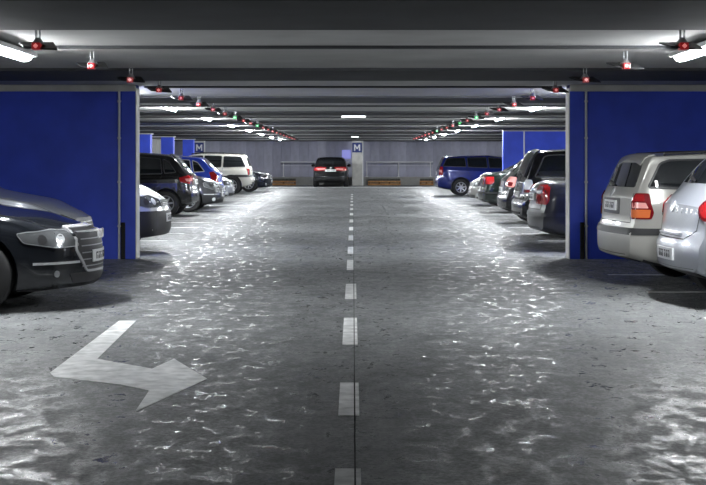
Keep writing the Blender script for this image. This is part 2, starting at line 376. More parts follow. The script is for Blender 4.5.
TYPES = {
 'hatch': dict(L=4.2, W=1.74, H=1.48, ax=(.76, 3.36), r=.31,
    top=[(0,.93),(.08,1.0),(.20,1.07),(.58,1.40),(.75,1.435),(1.5,1.48),(2.1,1.465),(2.5,1.40),(3.22,1.0),(3.4,.955),(3.85,.86),(4.08,.77),(4.2,.68)],
    belt=[(0,.84),(.4,.93),(1.5,.925),(3.1,.885),(3.7,.80),(4.2,.60)],
    bot=[(0,.34),(.25,.24),(.8,.2),(3.4,.2),(3.95,.2),(4.2,.23)],
    plan=[(0,.84),(.12,.91),(.4,.97),(1.1,1),(3,1),(3.55,.97),(3.95,.88),(4.2,.76)],
    rear=[(.2,.12),(.32,.02),(.42,0),(.58,0),(.64,.045),(.9,.08),(1.1,.10)], front=[(.2,.07),(.3,.0),(.5,0),(.6,.03),(.8,.10)], rc=.16, fc=.30,
    win=[[(.50,1.02),(.70,1.27),(.86,1.33),(.80,1.0)],[(.86,.99),(.93,1.335),(1.62,1.385),(1.66,.975)],[(1.73,.975),(1.70,1.385),(2.28,1.36),(2.55,1.245),(2.98,.985)]],
    rwin=[(-.60,1.115),(.60,1.115),(.50,1.365),(-.50,1.365)], wsh=[(-.68,1.03),(.68,1.03),(.55,1.36),(-.55,1.36)],
    doors=[[(1.68,.36),(1.68,.95)],[(.86,.95),(1.06,.6),(1.08,.36),(2.85,.34),(2.95,.95)]], mirror=(2.75,.98)),
 'sedan': dict(L=4.8, W=1.82, H=1.45, ax=(1.02, 3.84), r=.33,
    top=[(0,.92),(.06,1.0),(.2,1.035),(.66,1.05),(1.30,1.355),(1.65,1.43),(2.35,1.45),(2.8,1.40),(3.52,.985),(3.7,.925),(4.3,.835),(4.62,.76),(4.8,.69)],
    belt=[(0,.86),(.5,.96),(1.5,.935),(3.45,.87),(4.2,.78),(4.8,.61)],
    bot=[(0,.32),(.3,.24),(.9,.19),(3.9,.18),(4.5,.18),(4.8,.20)],
    plan=[(0,.86),(.15,.93),(.5,.975),(1.3,1),(3.4,1),(4.1,.975),(4.5,.90),(4.8,.78)],
    rear=[(.2,.12),(.32,.02),(.42,0),(.6,0),(.66,.04),(.9,.05),(1.05,.09)], front=[(.18,.08),(.26,.0),(.52,0),(.66,.02),(.85,.09)], rc=.17, fc=.46,
    win=[[(1.06,1.03),(1.35,1.28),(1.46,1.30),(1.40,1.0)],[(1.46,1.0),(1.52,1.32),(2.10,1.36),(2.13,.985)],[(2.19,.985),(2.16,1.36),(2.62,1.34),(2.86,1.24),(3.26,.99)]],
    rwin=[(-.62,1.09),(.62,1.09),(.52,1.335),(-.52,1.335)], wsh=[(-.70,1.04),(.70,1.04),(.57,1.365),(-.57,1.365)],
    doors=[[(2.15,.34),(2.15,.96)],[(1.3,.96),(1.42,.6),(1.44,.34),(3.28,.33),(3.36,.95)]], mirror=(3.05,.99)),
 'wagon': dict(L=4.68, W=1.76, H=1.46, ax=(.98, 3.70), r=.32,
    top=[(0,.95),(.04,1.02),(.26,1.365),(.30,1.41),(1.0,1.445),(2.1,1.46),(2.65,1.40),(3.40,1.0),(3.6,.96),(4.2,.86),(4.5,.77),(4.68,.68)],
    belt=[(0,.92),(.4,.985),(1.5,.955),(3.3,.895),(4.1,.81),(4.68,.62)],
    bot=[(0,.33),(.3,.24),(.9,.2),(3.8,.2),(4.4,.2),(4.68,.22)],
    plan=[(0,.87),(.13,.935),(.4,.975),(1.2,1),(3.3,1),(4.0,.975),(4.4,.89),(4.68,.77)],
    rr=.4, sr=.02, rear=[(.2,.13),(.30,.03),(.40,0),(.62,0),(.68,.05),(.95,.065),(1.4,.065)], front=[(.18,.07),(.28,.0),(.5,0),(.62,.03),(.85,.10)], rc=.12, fc=.3,
    win=[[(.28,1.06),(.42,1.31),(.52,1.345),(1.14,1.355),(1.18,1.035)],[(1.26,1.03),(1.23,1.355),(1.98,1.375),(2.02,1.0)],[(2.09,1.0),(2.05,1.375),(2.5,1.34),(2.75,1.24),(3.14,.99)]],
    rwin=[(-.63,1.06),(.63,1.06),(.55,1.26),(.53,1.32),(-.53,1.32),(-.55,1.26)], wsh=[(-.70,1.03),(.70,1.03),(.57,1.365),(-.57,1.365)],
    doors=[[(2.04,.34),(2.04,.96)],[(1.22,.98),(1.36,.6),(1.38,.34),(3.15,.33),(3.24,.95)]], mirror=(2.92,.99)),
 'suv': dict(L=4.45, W=1.80, H=1.68, ax=(.86, 3.52), r=.355,
    top=[(0,1.02),(.04,1.10),(.26,1.55),(.36,1.615),(1.1,1.66),(2.1,1.68),(2.55,1.62),(3.12,1.17),(3.28,1.12),(4.1,1.02),(4.35,.93),(4.45,.82)],
    belt=[(0,.98),(.4,1.06),(1.5,1.05),(3.1,1.03),(4.0,.96),(4.45,.76)],
    bot=[(0,.42),(.3,.32),(.9,.28),(3.6,.28),(4.15,.3),(4.45,.36)],
    plan=[(0,.88),(.1,.94),(.35,.98),(1.1,1),(3.3,1),(3.9,.98),(4.25,.91),(4.45,.82)],
    rr=.4, rear=[(.3,.1),(.40,.02),(.5,0),(.68,0),(.74,.07),(1.0,.08),(1.6,.08)], front=[(.28,.06),(.4,.0),(.6,0),(.7,.03),(1.0,.07)], rc=.10, fc=.2,
    win=[[(.30,1.13),(.47,1.50),(.55,1.53),(1.16,1.545),(1.18,1.11)],[(1.27,1.11),(1.25,1.55),(1.92,1.575),(1.95,1.09)],[(2.03,1.09),(2.0,1.575),(2.42,1.55),(2.62,1.44),(2.93,1.09)]],
    rwin=[(-.65,1.16),(.65,1.16),(.55,1.44),(.53,1.51),(-.53,1.51),(-.55,1.44)], wsh=[(-.70,1.2),(.70,1.2),(.58,1.57),(-.58,1.57)],
    doors=[[(1.98,.42),(1.98,1.05)],[(1.2,1.06),(1.30,.7),(1.32,.44),(2.95,.44),(3.0,1.05)]], mirror=(2.72,1.08)),
}

def text_mesh(body, size, depth=.004):
    cu = bpy.data.curves.new('lettering', 'FONT'); cu.body = body; cu.size = size; cu.extrude = depth/2; cu.resolution_u = 2
    cu.align_x = 'CENTER'; cu.align_y = 'CENTER'; cu.space_character = 2.2
    t = bpy.data.objects.new('lettering_source', cu); C.objects.link(t)
    dg = bpy.context.evaluated_depsgraph_get(); me = bpy.data.meshes.new_from_object(t.evaluated_get(dg)); me.name = 'lettering'
    bpy.data.objects.remove(t); bpy.data.curves.remove(cu)
    return me

def wheel_meshes():
    bm = bmesh.new(); prof = [(.63,-.095),(.90,-.115),(.985,-.09),(1.0,-.05),(1.0,.05),(.985,.09),(.90,.115),(.63,.095)]; rings = []   # unit radius, width in metres
    n_ = 28
    for i in range(n_):
        a = 2*math.pi*i/n_; rings.append([bm.verts.new((r*math.cos(a), y, r*math.sin(a))) for r, y in prof])
    for i in range(n_):
        A, B = rings[i], rings[(i+1)%n_]
        for j in range(len(prof)): bm.faces.new((A[j], A[(j+1)%len(prof)], B[(j+1)%len(prof)], B[j]))
    bmesh.ops.recalc_face_normals(bm, faces=bm.faces[:])
    tyre = bpy.data.meshes.new('wheel'); bm.to_mesh(tyre); bm.free(); tyre.materials.append(M_TYRE)
    for p in tyre.polygons: p.use_smooth = True
    tyre.set_sharp_from_angle(angle=math.radians(45))
    bm = bmesh.new(); rings = []; prof = [(.645,.10),(.62,.112),(.57,.10),(.55,.0),(.645,-.02)]
    for i in range(n_):
        a = 2*math.pi*i/n_; rings.append([bm.verts.new((r*math.cos(a), y, r*math.sin(a))) for r, y in prof])
    for i in range(n_):
        A, B = rings[i], rings[(i+1)%n_]
        for j in range(len(prof)): bm.faces.new((A[j], A[(j+1)%len(prof)], B[(j+1)%len(prof)], B[j]))
    for k in range(7):
        a = 2*math.pi*k/7+.3; ca, sa = math.cos(a), math.sin(a)
        q = []
        for r, hw, y in ((.10,.075,.085),(.57,.055,.10)):
            for s in (-1, 1):
                for yy in (y, y-.04): q.append(bm.verts.new((r*ca-s*hw*sa, yy, r*sa+s*hw*ca)))
        for f in ((0,2,6,4),(1,5,7,3),(0,4,5,1),(2,3,7,6),(4,6,7,5),(0,1,3,2)): bm.faces.new([q[i] for i in f])
    bmesh.ops.create_cone(bm, cap_ends=True, segments=16, radius1=.17, radius2=.14, depth=.05, matrix=Matrix.Translation((0,.085,0)) @ Matrix.Rotation(-math.pi/2, 4, 'X'))
    bmesh.ops.recalc_face_normals(bm, faces=bm.faces[:])
    rim = bpy.data.meshes.new('rim'); bm.to_mesh(rim); bm.free(); rim.materials.append(M_RIM)
    bm = bmesh.new(); bmesh.ops.create_cone(bm, cap_ends=True, segments=28, radius1=.64, radius2=.64, depth=.02, matrix=Matrix.Translation((0,.03,0)) @ Matrix.Rotation(math.pi/2, 4, 'X'))
    disc = bpy.data.meshes.new('brake_disc'); bm.to_mesh(disc); bm.free(); disc.materials.append(M_TRIM)
    return tyre, rim, disc
TYRE, RIM, DISC = wheel_meshes()

class Car:
    def __init__(self, kind, paint, label, L=None, W=None, H=None, name='car', steps=66, trunk=False):
        T = TYPES[kind]; self.T = T
        self.L = L or T['L']; self.W = W or T['W']; self.H = H or T['H']
        self.sx, self.sy, self.sz = self.L/T['L'], self.W/T['W'], self.H/T['H']
        self.paint = paint
        self.root = empty(name, (0,0,0)); tag(self.root, label, 'car', None)
        self.body(steps)
    def body(self, n):
        T = self.T; L, W = T['L'], T['W']; r = .05
        xs = sorted({round(L*(.5-.5*math.cos(math.pi*i/n))*.55+L*i/n*.45, 4) for i in range(n+1)})
        lower = [(0,.86),(.04,.925),(.10,.962),(.22,.985),(.42,1.0),(.60,.998),(.76,.988),(.88,.985),(.95,.972),(1,.95)]
        Mc = 10
        rings = []
        for x in xs:
            hw = W/2*sm(T['plan'], x, .08); zb = sm(T['bot'], x, .08); be = sm(T['belt'], x, .1); tp = max(sm(T['top'], x, T.get('sr', r)), be+.025)
            side = [(hw*fy, zb+(be-zb)*fz) for fz, fy in lower]
            g = tp-be; k = .36; ys = side[-1][0]
            e = g-min(.065, .6*g); ye = ys-k*e
            for t in (.12, .35, .6, .85, 1): side.append((ys+(ye-ys)*t+.035*g*4*t*(1-t), be+e*t))
            dr = min(.030, .28*g)
            yc = ye-T.get('rr', 1)*min(.075, .9*(g-e)); zc = tp-dr
            for t in (.35, .7, 1): side.append((ye+(yc-ye)*(1-math.cos(t*math.pi/2)*.9-.1*(1-t)), be+e+(zc-be-e)*math.sin(t*math.pi/2)))
            rings.append((x, side, zb, tp, yc, zc))
        def pt(x, y, z):
            tr = max(0, 1-x/.6)**1.6; tf = max(0, 1-(L-x)/.7)**1.6
            q = (abs(y)/(W/2))**2.1
            X = x+tr*(lin(T['rear'], z)+T['rc']*q)-tf*(lin(T['front'], z)+T['fc']*q)
            return Vector((X*self.sx, y*self.sy, z*self.sz))
        bm = bmesh.new(); cs = [-1+2*i/Mc for i in range(Mc+1)]; loops = []
        K = len(rings[0][1])
        for (x, side, zb, tp, yc, zc) in rings:
            lo = [(c*side[0][0], zb) for c in cs]
            right = side[1:-1]
            top = [(c*yc, zc+(tp-zc)*(1-c*c)) for c in cs[::-1]]
            left = [(-y, z) for y, z in side[1:-1]][::-1]
            loops.append([bm.verts.new(pt(x, y, z)) for y, z in lo+right+top+left])
        n_ = len(loops[0])
        for A, B in zip(loops, loops[1:]):
            for i in range(n_): bm.faces.new((A[i], A[(i+1)%n_], B[(i+1)%n_], B[i]))
        for idx in (0, -1):                       # end caps: a grid between the left and right edges
            x, side, zb, tp, yc, zc = rings[idx]; lp = loops[idx]; rows = [lp[0:Mc+1]]
            for k in range(1, K-1):
                y, z = side[k]; Rv = lp[Mc+k]; Lv = lp[n_-k]; f = (k/(K-1))**3
                rows.append([Lv]+[bm.verts.new(pt(x, c*y, z+f*(tp-zc)*(1-c*c))) for c in cs[1:-1]]+[Rv])
            rows.append(lp[Mc+K-1:Mc+K-1+Mc+1][::-1])
            for a, b in zip(rows, rows[1:]):
                for i in range(Mc): bm.faces.new((a[i], a[i+1], b[i+1], b[i]))
        bmesh.ops.recalc_face_normals(bm, faces=bm.faces[:])
        self.bvh = BVHTree.FromBMesh(bm)
        me = bpy.data.meshes.new('body'); bm.to_mesh(me); bm.free()
        me.materials.append(self.paint); me.materials.append(M_TRIM)
        o = link('body', me, None, self.root); self.body_obj = o
        # wheel arches cut out of the body
        R = T['r']*1.17; cb = bmesh.new()
        self.wr = T['r']; hwid = self.W/2
        for ax in T['ax']:
            for s in (-1, 1):
                mtx = Matrix.Translation((ax*self.sx, s*(hwid+.06), self.wr+.01)) @ Matrix.Rotation(math.pi/2, 4, 'X')
                bmesh.ops.create_cone(cb, cap_ends=True, segments=32, radius1=R, radius2=R, depth=.68, matrix=mtx)
        cm = bpy.data.meshes.new('arch_cutter'); cb.to_mesh(cm); cb.free(); co = bpy.data.objects.new('arch_cutter', cm); C.objects.link(co)
        md = o.modifiers.new('arch', 'BOOLEAN'); md.operation = 'DIFFERENCE'; md.object = co; md.solver = 'EXACT'
        dg = bpy.context.evaluated_depsgraph_get(); dg.update()
        nm = bpy.data.meshes.new_from_object(o.evaluated_get(dg)); o.modifiers.clear(); o.data = nm; nm.name = 'body'
        bpy.data.objects.remove(co)
        for p in nm.polygons:
            p.use_smooth = True; c = p.center; p.material_index = 0
            for ax in T['ax']:
                dd = math.hypot(c.x-ax*self.sx, c.z-self.wr-.01)
                if (abs(dd-R) < .012 and abs(p.normal.y) < .35 and abs(c.y) < hwid*.985) or (dd < R and abs(abs(c.y)-(hwid+.06-.34)) < .01): p.material_index = 1
            if c.z < .3 and p.normal.z < -.7: p.material_index = 1
        nm.set_sharp_from_angle(angle=math.radians(38))
        for ax in T['ax']:
            for s in (-1, 1):
                wv = link('wheel', TYRE, None, self.root); wv.scale = (self.wr, 1, self.wr); wv.location = (ax*self.sx, s*(hwid-.135), self.wr)
                if s < 0: wv.rotation_euler = (0, 0, math.pi)
                link('rim', RIM, None, wv); link('brake_disc', DISC, None, wv)
    # projection frames
    def view(self, v, s=1, th=45):
        L, W = self.T['L'], self.T['W']; c, q = math.cos(math.radians(th)), math.sin(math.radians(th)); V = Vector((0,0,1))
        if v == 'side': return Vector((0,0,0)), Vector((1,0,0)), V, Vector((0,-s,0))
        if v == 'rear': return Vector((0,0,0)), Vector((0,1,0)), V, Vector((1,0,0))
        if v == 'front': return Vector((0,0,0)), Vector((0,1,0)), V, Vector((-1,0,0))
        if v == 'top': return Vector((0,0,0)), Vector((1,0,0)), Vector((0,1,0)), Vector((0,0,-1))
        if v == 'rdiag': return Vector((.2,s*(W/2-.15),0)), Vector((q,s*c,0)), V, Vector((c,-s*q,0))
        if v == 'fdiag': return Vector((L-.2,s*(W/2-.15),0)), Vector((-q,s*c,0)), V, Vector((-c,-s*q,0))
    def hit(self, fr, u, v):
        O, U, V, D = fr; S = Vector((self.sx, self.sy, self.sz))
        p = O+U*u+V*v; p = Vector((p.x*S.x, p.y*S.y, p.z*S.z))
        h = self.bvh.ray_cast(p-D*6, D)
        if h[0] is None:
            h = self.bvh.find_nearest(p)
        n = h[1]
        return h[0], (n if n.dot(D) < 0 else -n)
    def patch(self, name, poly, view, m, s=1, off=.006, parent=None, step=.06, th=45, rnd=.0, depth=.014):
        fr = self.view(view, s, th)
        if rnd: poly = round_poly(poly, rnd)
        bm = bmesh.new(); bm.faces.new([bm.verts.new((u, v, 0)) for u, v in poly])
        for ax in (0, 1):
            a0, a1 = min(p[ax] for p in poly), max(p[ax] for p in poly); k = int((a1-a0)/step)
            for i in range(1, k+1):
                co = [0,0,0]; co[ax] = a0+(a1-a0)*i/(k+1); no = [0,0,0]; no[ax] = 1
                bmesh.ops.bisect_plane(bm, geom=bm.verts[:]+bm.edges[:]+bm.faces[:], plane_co=co, plane_no=no)
        nr = {}
        for v in bm.verts:
            p, n = self.hit(fr, v.co.x, v.co.y); nr[v] = n; v.co = p+n*off
        be = [e for e in bm.edges if e.is_boundary]
        low = {}
        for e in be:
            for v in e.verts:
                if v not in low: low[v] = bm.verts.new(v.co-nr[v]*(off+depth))
        for e in be: bm.faces.new((e.verts[0], e.verts[1], low[e.verts[1]], low[e.verts[0]]))
        bmesh.ops.recalc_face_normals(bm, faces=bm.faces[:])
        # keep the outside outside
        D = fr[3]; f0 = max((f for f in bm.faces if all(v in nr for v in f.verts)), key=lambda f: f.calc_area())
        f0.normal_update()
        if f0.normal.dot(D) > 0: bmesh.ops.reverse_faces(bm, faces=bm.faces[:])
        return bm_obj(name, bm, m, parent or self.root, smooth=True, angle=50)
    def ribbon(self, name, line, view, m, width=.012, s=1, off=.004, parent=None, th=45, closed=False, depth=.008):
        fr = self.view(view, s, th); pts = []
        L2 = line+[line[0]] if closed else line
        for a, b in zip(L2, L2[1:]):
            k = max(1, int(math.dist(a, b)/.06))
            for i in range(k): pts.append((a[0]+(b[0]-a[0])*i/k, a[1]+(b[1]-a[1])*i/k))
        if not closed: pts.append(L2[-1])
        bm = bmesh.new(); N_ = len(pts); rows = []
        for i, p in enumerate(pts):
            a = pts[(i-1) % N_] if closed or i else p; b = pts[(i+1) % N_] if closed or i < N_-1 else p
            t = Vector((b[0]-a[0], b[1]-a[1])); t = t.normalized() if t.length else Vector((1,0)); pr = Vector((-t.y, t.x))*width/2
            row = []
            for q in (1, -1):
                h, n = self.hit(fr, p[0]+pr.x*q, p[1]+pr.y*q); row += [bm.verts.new(h+n*off), bm.verts.new(h-n*depth)]
            rows.append(row)
        rr = list(zip(rows, rows[1:]))+([(rows[-1], rows[0])] if closed else [])
        for A, B in rr:
            for i, j in ((0,2),(2,3),(1,0)): bm.faces.new((A[i], A[j], B[j], B[i]))
        bmesh.ops.recalc_face_normals(bm, faces=bm.faces[:])
        D = fr[3]; f0 = bm.faces[0] if False else None
        bm.faces.ensure_lookup_table(); f0 = bm.faces[0]; f0.normal_update()
        if f0.normal.dot(D) > 0: bmesh.ops.reverse_faces(bm, faces=bm.faces[:])
        return bm_obj(name, bm, m, parent or self.root)
    # ---- standard fittings
    def glass(self, sides=(-1, 1), frame=None):
        T = self.T
        for s in sides:
            for wn in T['win']:
                p = self.patch('side_window', wn, 'side', M_GLASS, s, .004, rnd=.03)
                self.ribbon('window_trim', round_poly(wn, .03), 'side', frame or M_TRIM, .022, s, .007, p, closed=True)
        self.patch('rear_window', T['rwin'], 'rear', M_GLASS, off=.004, rnd=.05)
        self.patch('windscreen', T['wsh'], 'front', M_GLASS, off=.004, rnd=.05)
    def doors(self, sides=(-1, 1), handle=None):
        T = self.T
        for s in sides:
            for d in T['doors']: self.ribbon('door_seam', d, 'side', M_SEAM, .010, s, .0015)
            b = T['belt']
            for x in (T['doors'][0][0][0]+.10, T['doors'][1][0][0]+.12):
                z = lin(b, x)-.11; self.patch('door_handle', [(x, z-.016), (x+.17, z-.012), (x+.17, z+.014), (x, z+.016)], 'side', handle or self.paint, s, .03, rnd=.008, depth=.04)
            x, z = T['mirror']
            bm = bmesh.new(); bmesh.ops.create_uvsphere(bm, u_segments=12, v_segments=8, radius=1)
            bmesh.ops.scale(bm, verts=bm.verts[:], vec=(.075, .115, .08))
            h, nn = self.hit(self.view('side', s), x, z)
            bmesh.ops.translate(bm, verts=bm.verts[:], vec=(h.x, h.y+s*.10, h.z+.06))
            rod(bm, (h.x+.02, h.y-s*.02, h.z+.0), (h.x, h.y+s*.09, h.z+.04), .022)
            bm_obj('side_mirror', bm, self.paint, self.root, smooth=True)
    def plate(self, view, z, y=0, tilt=0, parent=None):
        p = self.patch('number_plate', [(-.26+y, z-.055), (.26+y, z-.055), (.26+y, z+.055), (-.26+y, z+.055)], view, M_PLATE, off=.016, depth=.03)
        x = -.19
        for i in range(7):
            if i in (3,): x += .03; continue
            q = .018 if i % 2 else .024
            for a, b, c, d in ((x, z-.032, x+.012, z+.032), (x, z+.02, x+q*1.6, z+.032), (x+q*1.6-.01, z-.032, x+q*1.6, z+.0)):
                self.patch('character_stroke', [(a+y, b), (c+y, b), (c+y, d), (a+y, d)], view, M_INK, off=.018, parent=p, depth=.004)
            x += .058
        return p
    def rear_kit(self, light, plate_z=.78, bumper_trim=None, light_m=None, handle_z=None, seam=None, hatch=True, th=45, sides=(-1, 1), plate=True, inner=None, wiper=False, emblem_z=None, lens_parts=()):
        for s in sides:
            o = self.patch('tail_light', light, 'rdiag', light_m or M_RED, s, .010, th=th, rnd=.02)
            for poly, m in lens_parts: self.patch('lens', poly, 'rdiag', m, s, .014, parent=o, th=th, rnd=.012)
        if seam:
            for sm_ in seam: self.ribbon('tailgate_seam', sm_, 'rear', M_SEAM, .010, off=.0015)
        if plate: self.plate('rear', plate_z)
        if bumper_trim: 
            z0, z1 = bumper_trim; hw = self.T['W']/2
            self.patch('bumper_strip', [(-hw*.80, z0), (hw*.80, z0), (hw*.80, z1), (-hw*.80, z1)], 'rear', M_TRIM, off=.008)
            for s in sides: self.patch('bumper_strip', [(-.12, z0), (.50, z0), (.52, z1), (-.12, z1)], 'rdiag', M_TRIM, s, .008, th=60)
        if emblem_z:
            self.patch('emblem', [(.05*math.cos(a), emblem_z+.05*math.sin(a)) for a in [i*math.pi/6 for i in range(12)]], 'rear', M_CHROME, off=.012)
        if wiper: self.ribbon('wiper', [(0, self.T['rwin'][0][1]+.01), (.38, self.T['rwin'][0][1]+.05)], 'rear', M_TRIM, .02, off=.02)
        self.patch('bumper_valance', [(-.55, .27*self.vz), (.55, .27*self.vz), (.62, .36*self.vz), (-.62, .36*self.vz)], 'rear', M_TRIM, off=.006) if hatch else None
    vz = 1.0
    def front_kit(self, lamp, grille, grille_m=None, intake=True, plate_z=.45, th=50, slats=3, bar=None, sides=(-1, 1), fog=True, rings=False, frame=True):
        for s in sides:
            o = self.patch('headlight', lamp, 'fdiag', M_REFL, s, .008, th=th, rnd=.025)
            us = [p[0] for p in lamp]; vs = [p[1] for p in lamp]; u0, u1, v0, v1 = min(us), max(us), min(vs), max(vs); vc = (v0+v1)/2; rr = (v1-v0)*.27
            for f, m in ((.36, M_CLEAR), (.64, M_TRIM)):
                uc = u0+(u1-u0)*f
                self.patch('lamp_bowl', [(uc+rr*math.cos(a), vc-.005+rr*math.sin(a)) for a in [i*math.pi/7 for i in range(14)]], 'fdiag', m, s, .012, parent=o, th=th)
            self.ribbon('lamp_trim', round_poly(lamp, .025), 'fdiag', M_LAMPSTEM, .008, s, .010, o, th=th, closed=True)
        g = self.patch('grille', grille, 'front', grille_m or M_TRIM, off=.006, rnd=.03)
        if frame: self.ribbon('grille_frame', round_poly(grille, .03), 'front', M_CHROME, .022, off=.014, parent=g, closed=True)
        z0, z1 = min(p[1] for p in grille), max(p[1] for p in grille); hw = max(p[0] for p in grille)
        for i in range(slats):
            z = z0+(z1-z0)*(i+.7)/(slats+.4); self.ribbon('grille_slat', [(-hw*.86, z), (hw*.86, z)], 'front', M_LAMPSTEM, .010, off=.010, parent=g)
        self.plate('front', plate_z)
        if intake: self.patch('air_intake', [(-.52, .24*self.vz), (.52, .24*self.vz), (.58, .33*self.vz), (-.58, .33*self.vz)], 'front', M_TRIM, off=.005, rnd=.03)
        if fog:
            for s in sides:
                f = self.patch('fog_light', [(-.05+.045*math.cos(a), .33*self.vz+.045*math.sin(a)) for a in [i*math.pi/6 for i in range(12)]], 'fdiag', M_CLEAR, s, .008, th=35)
        hw = self.T['W']/2
        if bar: 
            for s in sides: self.ribbon('bumper_chrome', [(-.28, bar), (.22, bar)], 'fdiag', M_CHROME, .022, s, .008, th=45)
    def hood_seam(self):
        x1 = self.T['L']
        for s in (-1, 1): self.ribbon('bonnet_seam', [(x1-.32, s*.62), (x1-.7, s*.70), (x1-1.25, s*.73)], 'top', M_SEAM, .009, off=.0015)
    def place(self, out, X, d, side, yaw=0):
        """out = 'rear' or 'front' end faces the lane at lateral X (bumper centre), centre line at distance d; side +1 right bays"""
        fwd_right = (out == 'rear') == (side > 0)       # nose points towards +X
        rz = 0 if fwd_right else math.pi
        ox = X if out == 'rear' else (X-self.L if fwd_right else X+self.L)
        self.root.location = (ox, d, 0); self.root.rotation_euler = (0, 0, rz+yaw)
        if yaw:                                        # turn about the bumper centre
            e = Vector((0 if out == 'rear' else self.L, 0, 0)); rot = Matrix.Rotation(rz+yaw, 3, 'Z'); p = Vector((X, d, 0))-rot @ e
            self.root.location = p

def round_poly(poly, r, seg=3):
    out = []; n_ = len(poly)
    for i in range(n_):
        p = Vector(poly[i]); a = Vector(poly[i-1]); b = Vector(poly[(i+1) % n_])
        da, db = (a-p), (b-p); ra = min(r, da.length*.45); rb = min(r, db.length*.45)
        A = p+da.normalized()*ra; B = p+db.normalized()*rb
        for k in range(seg+1):
            t = k/seg; q = A*(1-t)**2+p*2*t*(1-t)+B*t*t; out.append((q.x, q.y))
    return out

def paint(name, rgb, metal=.0, rough=.22):
    return mat('paint_'+name, rgb, rough, metal, .7, spec=.35)
P_BLACK = paint('black', (.006,.006,.007)); P_AUDI = paint('deep_black_blue', (.012,.014,.018), .2, .2)
P_SILVER = paint('silver', (.36,.355,.33), .25, .3); P_SILVER2 = paint('cool_silver', (.28,.295,.33), .25, .3)
P_WHITE = paint('white', (.70,.71,.70)); P_GREY = paint('dark_grey', (.026,.027,.03), .3, .3)
P_BLUE = paint('bright_blue', (.03,.07,.50), .2); P_NAVY = paint('navy_blue', (.012,.022,.15), .2)
P_DKBLUE = paint('blackish_blue', (.012,.016,.03), .2); P_GREEN = paint('dark_green', (.006,.012,.010), .2); P_CREAM = paint('cream_white', (.66,.64,.58))

HL = [(-.34,.58), (.02,.575), (.20,.63), (.22,.70), (-.10,.735), (-.30,.665)]

# --- left row, nearest first
c = Car('sedan', P_AUDI, 'black saloon with chrome-framed grille, nose out beside the floor arrow', name='sedan_car', steps=80)
c.glass(); c.doors(); c.hood_seam()
c.front_kit([(-.26,.575), (.0,.565), (.30,.615), (.36,.70), (.05,.725), (-.14,.715)], [(-.36,.34), (.36,.34), (.50,.54), (.46,.735), (-.46,.735), (-.50,.54)], slats=6, bar=.43, plate_z=.47, th=50, fog=False)
for s in (-1, 1): c.patch('fog_light', [(.0+.03*math.cos(a), .335+.03*math.sin(a)) for a in [i*math.pi/6 for i in range(12)]], 'fdiag', M_LAMPSTEM, s, .006)
for i in range(4):
    bm = bmesh.new(); y = (i-1.5)*.062
    p_, n_ = c.hit(c.view('front'), y, .665)
    for k in range(16):
        a, b = 2*math.pi*k/16, 2*math.pi*(k+1)/16
        rod(bm, p_+Vector((.028, .042*math.cos(a), .042*math.sin(a))), p_+Vector((.028, .042*math.cos(b), .042*math.sin(b))), .006, 5)
    bm_obj('emblem_ring', bm, M_CHROME, c.root, smooth=True)
c.place('front', -2.37, 13.15, -1)

c = Car('wagon', P_SILVER2, 'silver car with its bonnet showing behind the black saloon', name='hatchback_car', L=4.3, H=1.53)
c.glass(); c.doors(); c.hood_seam(); c.front_kit(HL, [(-.38,.55), (.38,.55), (.42,.67), (-.42,.67)])
c.place('front', -2.88, 15.45, -1)

c = Car('hatch', P_WHITE, 'white car with unpainted black front bumper just past the left partition wall', name='hatchback_car', H=1.64, L=4.0)
c.glass(); c.doors(handle=M_TRIM); c.hood_seam()
c.front_kit([(-.34,.60), (.0,.595), (.16,.63), (.20,.735), (-.10,.76), (-.32,.70)], [(-.34,.615), (.34,.615), (.34,.69), (-.34,.69)], frame=False, plate_z=.46, fog=False)
hw = 1.74/2
fb = c.patch('front_bumper', [(-hw*.66,.25), (hw*.66,.25), (hw*.66,.555), (-hw*.66,.555)], 'front', M_TRIM, off=.014, depth=.03)
for s in (-1, 1): c.patch('front_bumper', [(-.42,.24), (.42,.23), (.42,.55), (-.42,.555)], 'fdiag', M_TRIM, s, .013, th=55, depth=.03)
c.place('front', -2.72, 20.75, -1)

c = Car('hatch', P_BLACK, 'black hatchback with red tail lamp, parked tail out past the white car', name='hatchback_car', H=1.53, L=3.85)
c.glass(); c.doors()
c.rear_kit([(-.30,.80), (-.05,.76), (.20,.80), (.22,.90), (-.02,.95), (-.26,.93)], .80, seam=[[(-.62,.98), (-.58,.62), (.58,.62), (.62,.98)]], emblem_z=.95, wiper=True, lens_parts=[([(-.20,.83), (.05,.81), (.08,.87), (-.16,.89)], M_PINK)])
c.patch('roof_spoiler', [(.54,-.52), (.72,-.54), (.72,.54), (.54,.52)], 'top', P_BLACK, off=.03, depth=.03)
c.place('rear', -3.74, 34.0, -1)

c = Car('hatch', P_GREY, 'dark grey car with glinting headlamp, nose out between black and blue hatchbacks', name='hatchback_car')
c.glass(frame=M_CHROME); c.doors(); c.hood_seam(); c.front_kit([(-.36,.60), (.0,.59), (.22,.66), (.22,.76), (-.10,.78), (-.30,.71)], [(-.42,.50), (.42,.50), (.46,.68), (-.46,.68)], bar=.46)
c.place('front', -3.42, 37.0, -1)

c = Car('hatch', P_BLUE, 'bright blue hatchback parked tail out behind the dark grey car', name='hatchback_car', H=1.49)
c.glass(frame=M_CHROME); c.doors()
c.rear_kit([(-.14,.70), (.12,.70), (.16,1.0), (-.06,1.02)], .52, seam=[[(-.62,.98), (-.58,.62), (.58,.62), (.62,.98)]])
c.place('rear', -3.68, 40.2, -1)

